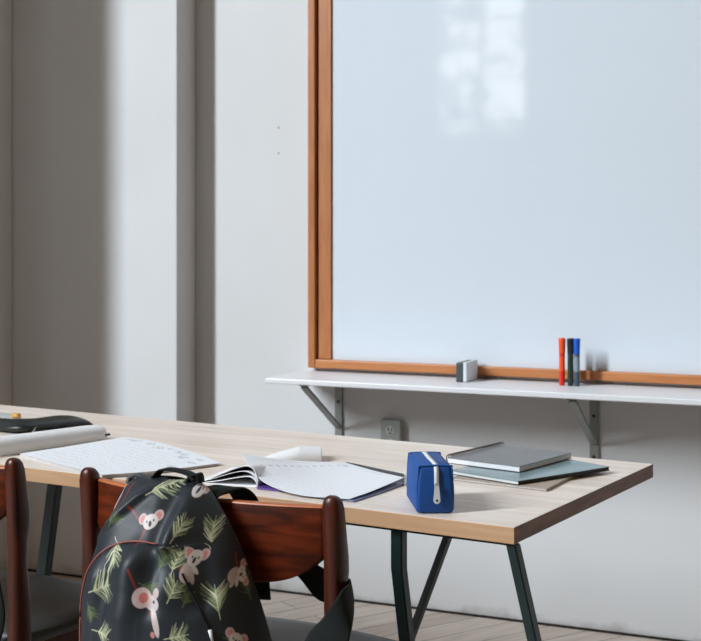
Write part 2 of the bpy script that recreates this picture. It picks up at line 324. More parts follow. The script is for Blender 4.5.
# small filled screw holes in the wall
for s, z in ((.115, 1.64), (.115, 1.55)):
    bm = bmesh.new(); lathe(bm, [(.0045, 0), (.0045, .0008), (.002, .0012)], 10); bmesh.ops.rotate(bm, verts=bm.verts, matrix=Matrix.Rotation(rad(90), 3, 'X'))
    o = struct(place(bmo('trim_%d' % (4 if z > 1.6 else 5), bm, plain('filler', (178, 176, 174), .8)), WALL, s, -.0004, z))

# ---------------------------------------------------------------- eraser and markers on the shelf
SZ = .7882
e0 = up(466.5, 382.5, SZ); e1 = up(481.5, 378, SZ); ang = math.atan2(e1.y - e0.y, e1.x - e0.x)
er = thing('whiteboard_eraser', 'grey felt whiteboard eraser standing on its edge on the shelf', 'eraser', e0, ang)
ln = min((e1 - e0).length, .112)
bm = bmesh.new(); box(bm, 0, ln, .0125, .036, 0, .062, .003); bmo('handle_block', bm, M['erbody'], er)
bm = bmesh.new(); box(bm, .001, ln - .001, .0, .0122, .001, .064, .002); bmo('felt_pad', bm, M['felt'], er)
def marker(px, py, cap, body, label, capn):
    p = up(px, py, SZ); r = thing('dry_erase_marker', label, 'marker', p, 0, 'markers standing on the shelf')
    bm = bmesh.new(); lathe(bm, [(.0065, 0), (.0085, .001), (.0088, .006), (.0092, .05), (.0092, .1), (.0078, .104)], 20); b = bmo('barrel', bm, M[body], r, True)
    bm = bmesh.new(); lathe(bm, [(.0093, .1), (.0098, .102), (.0112, .143), (.0112, .147), (.0095, .1485), (.004, .1485)], 20); bmo('cap', bm, M[cap], r, True)
    bm = bmesh.new(); k = 9
    loft(bm, [[(.0094 * math.cos(a) , .0094 * math.sin(a), z) for a in [rad(200 + i * 16) for i in range(k)]] for z in (.045, .092)], cap=False, closed=False); bmo('print_band', bm, M[capn], b, True)
marker(562, 385.3, 'orange', 'red', 'red marker with an orange-red cap, leftmost of the three on the shelf', 'orange')
marker(570.5, 385.8, 'black', 'green', 'black marker standing between the red and blue ones on the shelf', 'green')
marker(576.8, 386.0, 'blue', 'slate', 'marker with a bright blue cap standing right of the black one', 'labelw')

# ---------------------------------------------------------------- table (TAB frame: origin = near right corner, x along its length, y to the back)
TZ = .75; TL = 2.75; TD = .75; TH = .03
tb = thing('table', 'long pale wooden table with dark steel legs in front of the whiteboard', 'table', TAB.w(0, 0, 0), TAB.a)
bm = bmesh.new(); box(bm, -TL, 0, 0, TD, TZ - TH, TZ, .0015)
for f in bm.faces:
    n = f.normal
bm.normal_update()
for f in bm.faces: f.material_index = 0 if f.normal.z > .5 else (2 if abs(f.normal.x) > .7 else 1)
bmo('table_top', bm, [M['table'], M['tedge'], M['tend']], tb)
def tleg(pts, w, d, yl):
    # pts: photo points on the plane local y=yl of the table frame, extended to the floor
    P = [TAB.onplane(px, py, yl) for px, py in pts]
    P[0].z = min(P[0].z, TZ - TH - .003)
    a, b = P[-2], P[-1]; k = (b.z - 0.002) / (a.z - b.z); P.append(b + (b - a) * k)
    rings = []
    for p in P: rings.append([(p.x + sx * w / 2, yl + sy * d / 2, p.z) for sx, sy in ((-1, -1), (1, -1), (1, 1), (-1, 1))])
    bm = bmesh.new(); loft(bm, rings); bmesh.ops.bevel(bm, geom=bm.edges[:], offset=.002, segments=2, affect='EDGES')
    bmo('leg', bm, M['steel'], tb)
def topx(p0, p1, yl):   # straight line extended up to the underside
    a = TAB.onplane(*p0, yl); b = TAB.onplane(*p1, yl); k = (TZ - TH - .003 - a.z) / (a.z - b.z); c = a + (a - b) * k; return c
def tleg2(p0, p1, w, d, yl, mid=None):
    a = topx(p0, p1, yl); b = TAB.onplane(*p1, yl); f = a + (b - a) * ((a.z - .002) / (a.z - b.z))
    P = [a, f]
    if mid: q0 = TAB.onplane(*mid, yl); a = Vector((TAB.onplane(*p0, yl).x, yl, TZ - TH - .003)); f = q0 + (b - q0) * ((q0.z - .002) / (q0.z - b.z)); P = [a, q0, f]
    bm = bmesh.new(); loft(bm, [[(p.x + sx * w / 2, yl + sy * d / 2, p.z) for sx, sy in ((-1, -1), (1, -1), (1, 1), (-1, 1))] for p in P])
    bmesh.ops.bevel(bm, geom=bm.edges[:], offset=.002, segments=2, affect='EDGES'); bmo('leg', bm, M['steel'], tb)
tleg2((513, 544), (534.5, 641), .019, .022, .02)
tleg2((399, 533), (407, 641), .024, .022, .03, (399, 568))
tleg2((447, 539), (415, 626), .016, .026, .66)
tleg2((54.5, 489), (43, 580), .033, .024, .36)
bm = bmesh.new(); box(bm, -.62, -.02, .012, .05, TZ - TH - .006, TZ - TH - .0005); box(bm, -.62, -.58, .05, .68, TZ - TH - .006, TZ - TH - .0005); bmo('leg_bracket', bm, M['steel'], tb)

# ---------------------------------------------------------------- chairs
PZ = .81
pl_, pr_ = up(91, 467, PZ), up(334, 495, PZ)
cw = (pr_ - pl_).length; CA = math.degrees(math.atan2(pr_.y - pl_.y, pr_.x - pl_.x)); mid = (pl_ + pr_) / 2
CH = Frame((mid.x, mid.y), CA)
hw = cw / 2
def chair(loc, label, deg):
    r = thing('chair', label, 'chair', loc, rad(deg), 'walnut chairs along the near side of the table')
    # rear posts: (z, rear y, depth, width)
    prof = [(0, -.045, .036, .026), (.2, -.012, .042, .03), (.42, -.002, .05, .034), (.52, -.001, .045, .034), (.6, -.001, .034, .034), (.645, -.002, .038, .034), (.675, -.003, .047, .034), (.70, -.004, .047, .034), (.75, -.007, .041, .034), (.785, -.009, .037, .034), (.80, -.008, .031, .029), (.807, -.005, .022, .021), (.81, -.001, .012, .012)]
    for s in (-1, 1):
        rings = []
        for z, y, d, w in prof:
            y -= .012; ring = []
            for k in range(16):
                a = k * 2 * math.pi / 16; c, sn = math.cos(a), math.sin(a)
                ring.append((s * hw + math.copysign(abs(c) ** .6, c) * w / 2, y + d / 2 + math.copysign(abs(sn) ** .6, sn) * d / 2, z))
            rings.append(ring)
        bm = bmesh.new(); loft(bm, rings); bmo('rear_post', bm, M['walnut'], r, True)
    # curved backrest panel
    n = 40; x0 = hw - .014; rings = []
    for i in range(n + 1):
        u = i / n * 2 - 1; x = u * x0; y = .006 - .034 * (1 - u * u); top = .790 - .004 * (1 - u * u); bot = top - (.088 + .058 * (1 - abs(u) ** 5)) + .004
        t = .008
        rings.append([(x, y - t, bot + .004), (x, y - t, top - .004), (x, y - t + .002, top), (x, y + t - .002, top), (x, y + t, top - .004), (x, y + t, bot + .004), (x, y + t - .003, bot), (x, y - t + .003, bot)])
    bm = bmesh.new(); loft(bm, rings); bm.normal_update()
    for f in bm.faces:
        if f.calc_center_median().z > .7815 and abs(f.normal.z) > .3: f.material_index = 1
    p = bmo('backrest', bm, [M['walnut_panel'], M['walnut_lip_lit']], r, True)
    # seat pad and frame
    def seat_outline(grow, n=14):
        pts = []; W, F0, F1 = hw - .022 + grow, .03 - grow, .405 + grow
        for i in range(n + 1): t = i / n; pts.append((W - t * 2 * W, F0 - .0 * math.sin(t * math.pi)))
        for i in range(5): a = i / 4 * math.pi / 2; pts.append((-W - .012 + .04 * (1 - math.cos(a)), F1 - .04 + .03 * math.sin(a) - .0))
        for i in range(1, n): t = i / n; pts.append((-W + .03 + t * (2 * W - .06), F1 - .008 + .022 * math.sin(t * math.pi)))
        for i in range(5): a = (1 - i / 4) * math.pi / 2; pts.append((W + .012 - .04 * (1 - math.cos(a)), F1 - .04 + .03 * math.sin(a)))
        return pts
    bm = bmesh.new(); levels = [(.412, -.003), (.416, .002), (.428, .004), (.438, .0), (.445, -.012), (.448, -.04), (.4495, -.10)]
    loft(bm, [[(x, y, z) for x, y in seat_outline(g)] for z, g in levels]); bmo('seat', bm, M['leather'], r, True)
    bm = bmesh.new(); loft(bm, [[(x, y, z) for x, y in seat_outline(-.012)] for z in (.365, .411)]); bmo('seat_frame', bm, M['walnut'], r)
    for s in (-1, 1):
        bm = bmesh.new(); lathe(bm, [(.012, .001), (.013, .01), (.019, .3), (.02, .364)], 16, (s * (hw - .045), .37, 0)); bmo('front_leg', bm, M['walnut'], r, True)
        bm = bmesh.new(); tube(bm, [(s * (hw - .006), .02, .2), (s * (hw - .04), .365, .2)], .009, 10); bmo('stretcher', bm, M['walnut'], r, True)
    return r
ch = chair(CH.w(0, 0, 0), 'dark walnut chair with the patterned backpack hanging on its backrest', CA)
def copy_tree(o, parent=None):
    c = o.copy(); C.objects.link(c); c.parent = parent
    for k in [q for q in bpy.data.objects if q.parent == o]: copy_tree(k, c)
    return c
bpy.context.view_layer.update()
q = up(15.5, 457.5, PZ); ch2 = copy_tree(ch)
off = CH.dx * hw; ch2.location = (q.x - off.x, q.y - off.y, 0)
ch2['label'] = 'dark walnut chair at the left edge of the photo, cut off by it'
CH2 = Frame(ch2.location, CA)

# ---------------------------------------------------------------- backpack
PX = np.array
def project(P): return CX + FPX * P[..., 0] / P[..., 1], HY + FPX * (EYE - P[..., 2]) / P[..., 1]
bag = thing('backpack', 'black backpack printed with koalas and palm leaves hanging on the middle chair', 'backpack', CH.w(-.12, -.1, .38), CH.a)
rows = [  # py, left px, right px, thickness
    (477.5, 150, 186, .012), (479, 136, 198, .03), (483, 126, 204.5, .05), (490, 118, 210, .068), (505, 109, 218, .09), (520, 101, 226, .108), (545, 88, 237, .13), (570, 79, 246, .145),
    (600, 74, 256, .155), (641, 71, 268, .16), (680, 70, 274, .16), (705, 82, 272, .145), (716, 92, 262, .11), (720, 115, 240, .06)]
R = np.array(rows, float); nr, nc = 430, 460
tt = np.linspace(0, 1, nr) ; d = np.r_[0, np.cumsum(np.hypot(np.diff(R[:, 0]), np.diff(R[:, 1])))]; d /= d[-1]
py, lx, rx, th = [np.interp(tt, d, R[:, k]) for k in range(4)]
ker = np.hanning(17); ker /= ker.sum()
sm = lambda a: np.convolve(np.pad(a, 8, mode='edge'), ker, mode='valid')
lx, rx, th = sm(lx), sm(rx), sm(th)
YB = -.062
P = np.zeros((nr, nc, 3)); s = np.linspace(-1, 1, nc)
s = np.sign(s) * (1 - (1 - np.abs(s)) ** 1.25)
for i in range(nr):
    a = CH.onplane(lx[i], py[i], YB - .62 * th[i]); b = CH.onplane(rx[i], py[i], YB - .12 * th[i]); z = .5 * (a.z + b.z)
    x0, x1 = a.x, b.x
    # keep sides: left extent reached around 60 % of the depth
    prof = (1 - np.abs(s) ** 2.8) ** (1 / 1.9)
    x = x0 + (x1 - x0) * (s + 1) / 2
    P[i, :, 0] = x; P[i, :, 1] = YB - th[i] * prof; P[i, :, 2] = z
# folds and pocket relief
X, Z = P[..., 0], P[..., 2]
zt = P[0, 0, 2]
env = np.clip(1 - np.abs(s)[None] ** 4, 0, 1)
def ridge(px0, py0, px1, py1, w, h):
    a = CH.onplane(px0, py0, YB - .1); b = CH.onplane(px1, py1, YB - .1); dx, dz = b.x - a.x, b.z - a.z; L2 = dx * dx + dz * dz
    t = ((X - a.x) * dx + (Z - a.z) * dz) / L2; tc_ = np.clip(t, 0, 1); dist2 = (X - a.x - tc_ * dx) ** 2 + (Z - a.z - tc_ * dz) ** 2
    return h * np.exp(-dist2 / (2 * w * w))
D = ridge(198, 488, 235, 640, .013, .012) + ridge(176, 490, 172, 540, .012, .010) + ridge(140, 484, 98, 535, .008, .008) - ridge(186, 500, 205, 600, .011, .012) - ridge(158, 500, 168, 600, .012, .006)
D += ridge(150, 560, 150, 640, .02, .008) + ridge(112, 570, 108, 640, .014, .003) - ridge(125, 575, 125, 650, .012, .004) + ridge(222, 560, 232, 660, .012, .007)
D += .0016 * np.sin(X * 60 + 4 * np.sin(Z * 14)) * np.cos(Z * 22 + X * 9)
# front pocket outline: arc
arc_px = [(80, 650), (79, 612), (82, 592), (88, 572), (97, 558), (108, 549), (122, 543), (140, 542), (158, 545)]
arc = np.array([[q.x, q.z] for q in (CH.onplane(a, b, YB - .115) for a, b in arc_px)])
arcd = np.full(X.shape, 9.0)
for k in range(len(arc) - 1):
    a, b = arc[k], arc[k + 1]; v = b - a; t = np.clip(((X - a[0]) * v[0] + (Z - a[1]) * v[1]) / (v @ v), 0, 1)
    arcd = np.minimum(arcd, np.hypot(X - a[0] - t * v[0], Z - a[1] - t * v[1]))
yin = np.interp(X, arc[:, 0], arc[:, 1], left=-9, right=arc[-1, 1]); inside = (Z < yin) & (X < arc[-1, 0] + .07)
lip = np.where(inside, .012 * (1 - np.exp(-arcd / .005)), 0) * np.clip((arc[-1, 0] + .07 - X) / .07, 0, 1)
P[..., 1] -= (1.9 * D + lip) * env * np.clip(th / .05, 0, 1)[:, None]
Wd = np.zeros_like(P)
o3 = np.array(CH.o); dx3 = np.array(CH.dx); dy3 = np.array(CH.dy)
Wd = o3 + P[..., :1] * dx3 + P[..., 1:2] * dy3; Wd[..., 2] = P[..., 2]
pxv, pyv = project(Wd)
seg = np.linalg.norm(np.diff(P[..., :2], axis=1), axis=2); A = np.concatenate([np.zeros((nr, 1)), np.cumsum(seg, 1)], 1); A -= A[:, nc // 2][:, None]
Bz = -P[..., 2]
vis = s[None, :].repeat(nr, 0)
base = np.array(lin((30, 38, 46)))
col = np.tile(base, (nr, nc, 1))
gi, gj = np.gradient(Wd, axis=0), np.gradient(Wd, axis=1); NR = np.cross(gi, gj); NR /= np.linalg.norm(NR, axis=2, keepdims=True) + 1e-9
if (NR[nr // 2, nc // 2] @ dy3) > 0: NR = -NR
hidden = ((NR * (Wd - np.array([0, 0, EYE]))).sum(-1) > -.02)
def find(px, py):
    d_ = (pxv - px) ** 2 + (pyv - py) ** 2 + np.where(hidden, 300, 0); k = np.unravel_index(np.argmin(d_), d_.shape); return k
def local(px, py):
    i, j = find(px, py); return A - A[i, j], Bz - Bz[i, j]       # metres, +x right, +y down
def paint(mask, rgb):
    global col
    c = np.array(lin(rgb)); m_ = np.clip(mask, 0, 1)[..., None]; col = col * (1 - m_) + c * m_
def segmask(U, V, a, b, w0, w1):
    vx, vy = b[0] - a[0], b[1] - a[1]; t = np.clip(((U - a[0]) * vx + (V - a[1]) * vy) / (vx * vx + vy * vy + 1e-12), 0, 1)
    d_ = np.hypot(U - a[0] - t * vx, V - a[1] - t * vy); return np.clip((w0 + (w1 - w0) * t - d_) / .0007 + .5, 0, 1)
def ell(U, V, cx, cy, a, b, rot=0):
    c, s_ = math.cos(rot), math.sin(rot); u = (U - cx) * c + (V - cy) * s_; v = -(U - cx) * s_ + (V - cy) * c
    return np.clip((1 - np.hypot(u / a, v / b)) * min(a, b) / .0008 + .5, 0, 1)
def leaf(px, py, size, ang, tone=0, n=13):
    size *= 1.2
    U, V = local(px, py); near = (np.abs(U) < size * 1.5) & (np.abs(V) < size * 1.5)
    if not near.any(): return
    ii, jj = np.where(near); i0, i1, j0, j1 = ii.min(), ii.max() + 1, jj.min(), jj.max() + 1
    U, V = U[i0:i1, j0:j1], V[i0:i1, j0:j1]; sub = col[i0:i1, j0:j1]
    cols = [(170, 176, 138), (206, 208, 174), (120, 134, 102)] if tone == 0 else [(74, 92, 62), (98, 112, 74), (60, 78, 56)]
    ca, sa = math.cos(rad(ang)), math.sin(rad(ang))
    for k in range(n):
        t = -.5 + 1.15 * k / n; bx, by = ca * t * size * .8, sa * t * size * .8
        ln_ = size * (.30 + .58 * math.sqrt(max(0, 1 - (t / .78) ** 2))) * random.uniform(.85, 1.12)
        for sgn in (-1, 1):
            aa = rad(ang + sgn * random.uniform(38, 62)); e = (bx + math.cos(aa) * ln_, by + math.sin(aa) * ln_)
            m_ = segmask(U, V, (bx, by), e, .0009, .0003)[..., None]; c = np.array(lin(random.choice(cols))); sub[:] = sub * (1 - m_) + c * m_
    m_ = segmask(U, V, (-ca * size * .75, -sa * size * .75), (ca * size * .75, sa * size * .75), .0007, .0004)[..., None]; c = np.array(lin(cols[1])); sub[:] = sub * (1 - m_) + c * m_
def branch(px, py, x0, y0, x1, y1):
    U, V = local(px, py); paint(segmask(U, V, (x0, y0), (x1, y1), .0022, .0014), (128, 44, 36))
def koala(px, py, sc, rot, body=True, tone=1):
    U0, V0 = local(px, py); c, s_ = math.cos(rad(rot)), math.sin(rad(rot)); U = (U0 * c + V0 * s_) / sc; V = (-U0 * s_ + V0 * c) / sc
    w = (214, 206, 204); wd = (188, 172, 168)
    if body:
        paint(ell(U, V, -.004, .020, .013, .016), wd); paint(ell(U, V, .007, .028, .004, .009, -.5), wd); paint(ell(U, V, .008, .016, .0035, .009, -1.0), w)
    for sx in (-1, 1):
        paint(ell(U, V, sx * .0145, -.0065, .0085, .0085), (200, 176, 176)); paint(ell(U, V, sx * .0145, -.006, .0052, .0055), (206, 134, 130))
    paint(ell(U, V, 0, 0, .0135, .0115), w); paint(ell(U, V, 0, .003, .0028, .0045), (36, 34, 40))
    for sx in (-1, 1): paint(ell(U, V, sx * .0062, -.001, .0015, .0018), (30, 30, 34))
# side panel / gusset tint is the same cloth; prints
for a in [(161, 487, .029, -28), (178, 531, .022, -65), (212, 533, .027, -88), (114, 553, .027, 62), (176, 562, .024, -78), (101, 588, .032, -20), (217, 602, .029, -92), (172, 592, .022, -62), (103, 634, .031, 5), (176, 637, .023, -10), (221, 655, .023, 60), (150, 660, .022, 40)]: leaf(*a)
for a in [(163, 562, .02, -70), (247, 588, .021, -105), (148, 588, .02, 30), (113, 520, .018, -50), (186, 599, .016, -60), (240, 536, .018, -60), (232, 640, .018, 20), (90, 610, .016, 60)]: leaf(*a, tone=1)
branch(150, 522, -.05, -.02, -.018, .004); branch(150, 522, -.006, .012, -.008, .034); branch(193, 562, -.022, .006, -.012, .03); branch(145, 598, -.03, -.045, -.008, .0); branch(145, 598, .006, .014, .016, .04); branch(240, 573, -.012, -.03, .0, .01); branch(124, 496, .002, .03, .012, -.02)
koala(150, 522, 1.0, -14, False); koala(201, 487, 1.15, 25, False); koala(195, 558, 1.05, 12, True); koala(242, 574, .9, 80, True); koala(236, 640, 1.0, 30, True); koala(168, 690, 1.0, 10, True)
U, V = local(120, 495); paint(ell(U, V, 0, 0, .011, .026, .45), (222, 216, 214)); paint(ell(U, V, .006, .012, .004, .008, .3), (200, 130, 124))
U, V = local(142, 598)
paint(ell(U, V, .022, .034, .0055, .026, -.10), (206, 192, 190)); paint(ell(U, V, .018, .008, .014, .012, .5), (206, 196, 196)); paint(ell(U, V, .026, -.008, .006, .009, .4), (196, 178, 178)); paint(ell(U, V, .0, .0, .0165, .0165), (214, 190, 190)); paint(ell(U, V, .003, .0, .008, .0085), (204, 120, 112)); paint(ell(U, V, .0215, .006, .0022, .0026), (26, 26, 30)); paint(ell(U, V, .016, .056, .004, .005), (196, 130, 126))
# back side (plain) closes the shell
back = P[:, ::-1].copy(); back = back[:, ::12]; 
body = gridmesh('bag_body', Wd, col, M['bagprint'])
worldmesh(body, bag)
bk = np.zeros((nr // 10, 24, 3)); 
for ii, i in enumerate(np.linspace(0, nr - 1, nr // 10).astype(int)):
    t = np.linspace(0, 1, 24)[:, None]; l0, r0 = Wd[i, 0], Wd[i, -1]; bk[ii] = l0 * (1 - t) + r0 * t; bk[ii, :, :] += dy3 * (.012 * np.sin(t * math.pi))
o = gridmesh('back_panel', bk, None, M['baglining']); worldmesh(o, bag)
def surf(px, py, out=.002):
    i, j = find(px, py); j = min(max(j, 8), nc - 9); return Vector(Wd[i, j] + NR[i, j] * out)
bm = bmesh.new(); tube(bm, smoothpath([surf(a, b, .0015) for a, b in arc_px], 6), .0017, 8); worldmesh(bmo('pocket_piping', bm, M['bagtrim'], None, True), bag)
bm = bmesh.new(); tube(bm, smoothpath([surf(a, b, .001) for a, b in [(182, 574), (192, 594), (203, 617), (214, 640), (220, 655)]], 6), .0022, 8); worldmesh(bmo('zipper', bm, M['webbing'], None, True), bag)
bm = bmesh.new(); tube(bm, [surf(209, 630, .004), surf(212, 641, .006)], [.0035, .002], 8); worldmesh(bmo('zipper_pull', bm, M['zip'], None, True), bag)
def ribbon(name, pts, w, t, side, mat, parent, n=8):
    pts = smoothpath(pts, n); side = Vector(side).normalized(); rings = []
    for i, p in enumerate(pts):
        tg = (pts[min(i + 1, len(pts) - 1)] - pts[max(i - 1, 0)]).normalized(); s_ = (side - tg * side.dot(tg)).normalized(); nn = tg.cross(s_)
        ww = w if not isinstance(w, (list, tuple)) else np.interp(i / (len(pts) - 1), np.linspace(0, 1, len(w)), w)
        rings.append([p + s_ * a * ww / 2 + nn * b * t / 2 for a, b in ((-1, -.4), (-.9, -1), (.9, -1), (1, -.4), (1, .4), (.9, 1), (-.9, 1), (-1, .4))])
    bm = bmesh.new(); loft(bm, rings); return worldmesh(bmo(name, bm, mat, None, True), parent)
def cpt(px, py, y): q = CH.onplane(px, py, y); return CH.w(q.x, q.y, q.z)
ribbon('carry_handle', [cpt(153, 482, -.075), cpt(156, 476, -.072), cpt(163, 469.5, -.07), cpt(176, 470, -.07), cpt(190, 474, -.07), cpt(197, 481, -.075)], .022, .004, CH.dy, M['webbing'], bag)
ribbon('strap_anchor', [cpt(129, 484, -.078), cpt(131, 477.5, -.072), cpt(139, 475, -.07), cpt(147, 480, -.075)], .014, .006, CH.dy, M['baglining'], bag)
ribbon('strap_anchor', [cpt(188, 483, -.075), cpt(192, 477, -.07), cpt(199, 474.5, -.07), cpt(201, 483, -.07)], .018, .005, CH.dy, M['webbing'], bag)
# shoulder straps: over the top of the backrest and down its front
def strap(x, lab=None):
    ribbon('shoulder_strap', [CH.w(x - .02, -.066, .74), CH.w(x, -.052, .79), CH.w(x + .015, -.028, .802), CH.w(x + .03, .002, .799), CH.w(x + .042, .022, .77), CH.w(x + .05, .028, .70), CH.w(x + .06, .03, .60)], .055, .006, CH.dx, M['webbing'], bag)
strap(-.085); strap(.035)
# the loose strap looping round the right rear post
U_ = [(285, 545, .04), (308, 560, .045), (330, 572, .05), (347, 578, .056), (349.5, 583, .012), (341, 592, -.044), (324, 617, -.05), (311, 631, -.058), (300, 650, -.07), (280, 680, -.08)]
L_ = [(280, 560, .04), (299, 577, .045), (321, 601, .05), (350, 600, .056), (353, 607, .012), (352, 622, -.03), (349, 641, -.048), (340, 662, -.058), (322, 690, -.07), (300, 720, -.08)]
U_, L_ = np.array(smoothpath([cpt(*q) for q in U_], 8)), np.array(smoothpath([cpt(*q) for q in L_], 8)); wv = np.linspace(0, 1, 13)[None, :, None]
SP = U_[:, None] * (1 - wv) + L_[:, None] * wv; SP = SP - dy3 * (.006 * np.sin(wv * math.pi) * np.linspace(-1, 1, len(U_))[:, None, None].clip(-.3, 1))
o = gridmesh('hanging_strap', SP, None, M['webbing'], thick=.004); worldmesh(o, bag)
# black strap under the left chair's backrest
hs = thing('bag_strap', 'black strap hanging under the backrest of the chair at the left edge', 'strap', CH2.w(hw - .06, .03, .55), CH.a)
def c2(px, py, y): q = CH2.onplane(px, py, y); return CH2.w(q.x, q.y, q.z)
ribbon('webbing', [c2(-30, 530, .0), c2(-14, 560, -.0), c2(-6, 590, -.0), c2(-2, 622, -.0), c2(-16, 660, -.0)], [.05, .045, .04, .035, .04], .006, CH.dx, M['webbing'], hs)

# ---------------------------------------------------------------- blue pencil case
b0, b1 = up(416.5, 514, TZ + .0005), up(453, 512, TZ + .0005); a = math.atan2(b1.y - b0.y, b1.x - b0.x) - rad(10)
pc = thing('pencil_case', 'boxy bright blue pencil case with a white zip on the near edge of the table', 'pencil case', b0, a)
w, dp, h = (b1 - b0).length, .155, .087
bm = bmesh.new()
def rr(x0, x1, y0, y1, z, r=.007, n=4):
    out = []
    for cx_, cy_, a0 in ((x1 - r, y1 - r, 0), (x0 + r, y1 - r, 90), (x0 + r, y0 + r, 180), (x1 - r, y0 + r, 270)):
        for k in range(n + 1): t = rad(a0 + 90 * k / n); out.append((cx_ + r * math.cos(t), cy_ + r * math.sin(t), z))
    return out
lv = [(0, .006), (.002, .002), (.006, 0), (.03, 0), (.06, .001), (h - .008, .0035), (h - .003, .005), (h, .010)]
loft(bm, [rr(i_, w - i_, i_ * .8, dp - i_ * .8, z, .008) for z, i_ in lv]); bmo('case_body', bm, M['bluecase'], pc, True)
for yy in (.0055, dp - .0055):
    pts = [(p[0], yy + (-.001 if yy < .01 else .001), p[1]) for p in [(.004, .006), (.0015, .03), (.004, h - .008), (.010, h - .001), (w - .010, h - .001), (w - .004, h - .008), (w - .0015, .03), (w - .004, .006)]]
    bm = bmesh.new(); tube(bm, smoothpath(pts, 5), .0016, 8); bmo('piping', bm, M['piping'], pc, True)
zx = w * .48
ribbon_pts = [(zx, dp * .97, h - .004), (zx, dp * .9, h + .0015), (zx, dp * .5, h + .0018), (zx + .002, .02, h + .0012), (zx + .003, .006, h - .002), (zx + .003, -.0008, h - .014), (zx + .003, -.0012, h - .036)]
def lribbon(name, pts, w_, t, side, mat, parent):
    pts = smoothpath(pts, 6); side = Vector(side); rings = []
    for i, p in enumerate(pts):
        tg = (pts[min(i + 1, len(pts) - 1)] - pts[max(i - 1, 0)]).normalized(); s_ = (side - tg * side.dot(tg)).normalized(); nn = tg.cross(s_)
        rings.append([p + s_ * a_ * w_ / 2 + nn * b_ * t / 2 for a_, b_ in ((-1, -1), (1, -1), (1, 1), (-1, 1))])
    bm = bmesh.new(); loft(bm, rings); return bmo(name, bm, mat, parent, True)
zp = lribbon('zip', ribbon_pts, .0085, .002, (1, 0, 0), M['zip'], pc)
bm = bmesh.new(); box(bm, zx - .0012, zx + .0072, -.0055, -.002, h - .040, h - .031, .001); bmo('zip_slider', bm, M['zipmetal'], zp)
bm = bmesh.new(); k = 20; cyl = []
out = [(zx + .003 + (.0042 if c_ > 0 else -.0042) * .9, z_) for c_, z_ in ((1, h - .036), (-1, h - .036))]
ring = [(zx + .003 + .0038, h - .036), (zx + .003 - .0038, h - .036)] + [(zx + .003 + .0062 * math.cos(t), h - .062 + .0062 * math.sin(t)) for t in np.linspace(math.pi, 2 * math.pi, 12)]
v0 = [bm.verts.new((x, -.0065, z)) for x, z in ring]; v1 = [bm.verts.new((x, -.0045, z)) for x, z in ring]; nn_ = len(ring)
bm.faces.new(v0); bm.faces.new(v1[::-1])
for i in range(nn_): bm.faces.new((v0[i], v1[i], v1[(i + 1) % nn_], v0[(i + 1) % nn_]))
pu = bmo('zip_pull', bm, M['zip'], zp)
bm = bmesh.new(); lathe(bm, [(.0022, 0), (.0022, .0006)], 12); bmesh.ops.rotate(bm, verts=bm.verts, matrix=Matrix.Rotation(rad(90), 3, 'X')); bmesh.ops.translate(bm, verts=bm.verts, vec=(zx + .003, -.0066, h - .062)); bmo('pull_hole', bm, M['slot'], zp)

# ---------------------------------------------------------------- stack at the right end of the table
def quad(pts, z): return [up(a, b, z) for a, b in pts]
def booklet(name, label, cat, px, ztop, zbot, mat_cover, mat_pages, cov=.0012, group=None, bottom=True, inset=.0015):
    W = quad(px, ztop); c = sum(W, Vector()) / 4; r = thing(name, label, cat, (c.x, c.y, zbot), 0, group)
    L_ = [(p.x - c.x, p.y - c.y) for p in W]
    H = ztop - zbot
    bm = bmesh.new(); prism(bm, L_, H - cov, H, .0003); bmo('front_cover', bm, mat_cover, r)
    bm = bmesh.new(); prism(bm, [(x * (1 - inset / .1), y * (1 - inset / .1)) for x, y in L_], cov + .0001, H - cov - .0001); bmo('page_block', bm, mat_pages, r)
    if bottom: bm = bmesh.new(); prism(bm, L_, 0, cov, .0003); bmo('back_cover', bm, M['darkcover'] if bottom is True else bottom, r)
    return r, W
z1 = TZ + .0004; 
booklet('notebook', 'thin beige notebook at the bottom of the stack on the right end of the table', 'notebook', [(452, 477.5), (547, 488.5), (583, 470), (500, 458)], z1 + .006, z1, M['beige'], M['paperedge'], .001, 'stack on the right end of the table', M['beige'])
z2 = z1 + .0064
booklet('folder', 'glossy teal folder lying between the grey spiral notebook and the beige one', 'folder', [(449, 470), (518, 481), (610, 466.5), (535, 453)], z2 + .0085, z2, M['teal'], M['glosswhite'], .0012, 'stack on the right end of the table')
for o_ in C.objects:
    if o_.parent and o_.parent.name == 'folder' and o_.name.startswith('page_block'):
        o_.data.materials.append(M['darkcover'])
        for f in o_.data.polygons:
            if f.normal.x > .2: f.material_index = 1  # right side of the pages coloured dark, shade put into the material
z3 = z2 + .0089
px = [(447, 457.5), (519.5, 466.5), (572, 452.5), (501, 444.5)]
nb, Wq = booklet('spiral_notebook', 'grey spiral-bound notebook on top of the stack on the right', 'notebook', px, z3 + .0125, z3, M['greycover'], M['paper'], .0012, 'stack on the right end of the table')
bm = bmesh.new(); A0, D0 = Wq[0], Wq[3]; e = (D0 - A0); nrg = 26; en = e.normalized(); outv = Vector((-en.y, en.x, 0))
if outv.dot(Wq[1] - A0) > 0: outv = -outv
org = Vector(nb.location)
for k in range(nrg):
    c = A0 + e * ((k + .7) / (nrg + .4)) - org; c.z = .0095
    pts = [c + outv * (-.004 + .0 + .0095 * math.cos(t)) + Vector((0, 0, .0095 * math.sin(t))) + en * (t / 14 * .004) for t in np.linspace(-2.0, 2.4, 12)]
    for p in pts: p.z = max(p.z, .0008)
    tube(bm, pts, .0011, 6)
tube(bm, [A0 + e * .02 - org + outv * .0035 - Vector((0, 0, A0.z - org.z - .0065)), A0 + e * .98 - org + outv * .0035 - Vector((0, 0, A0.z - org.z - .0065))], .0007, 6)
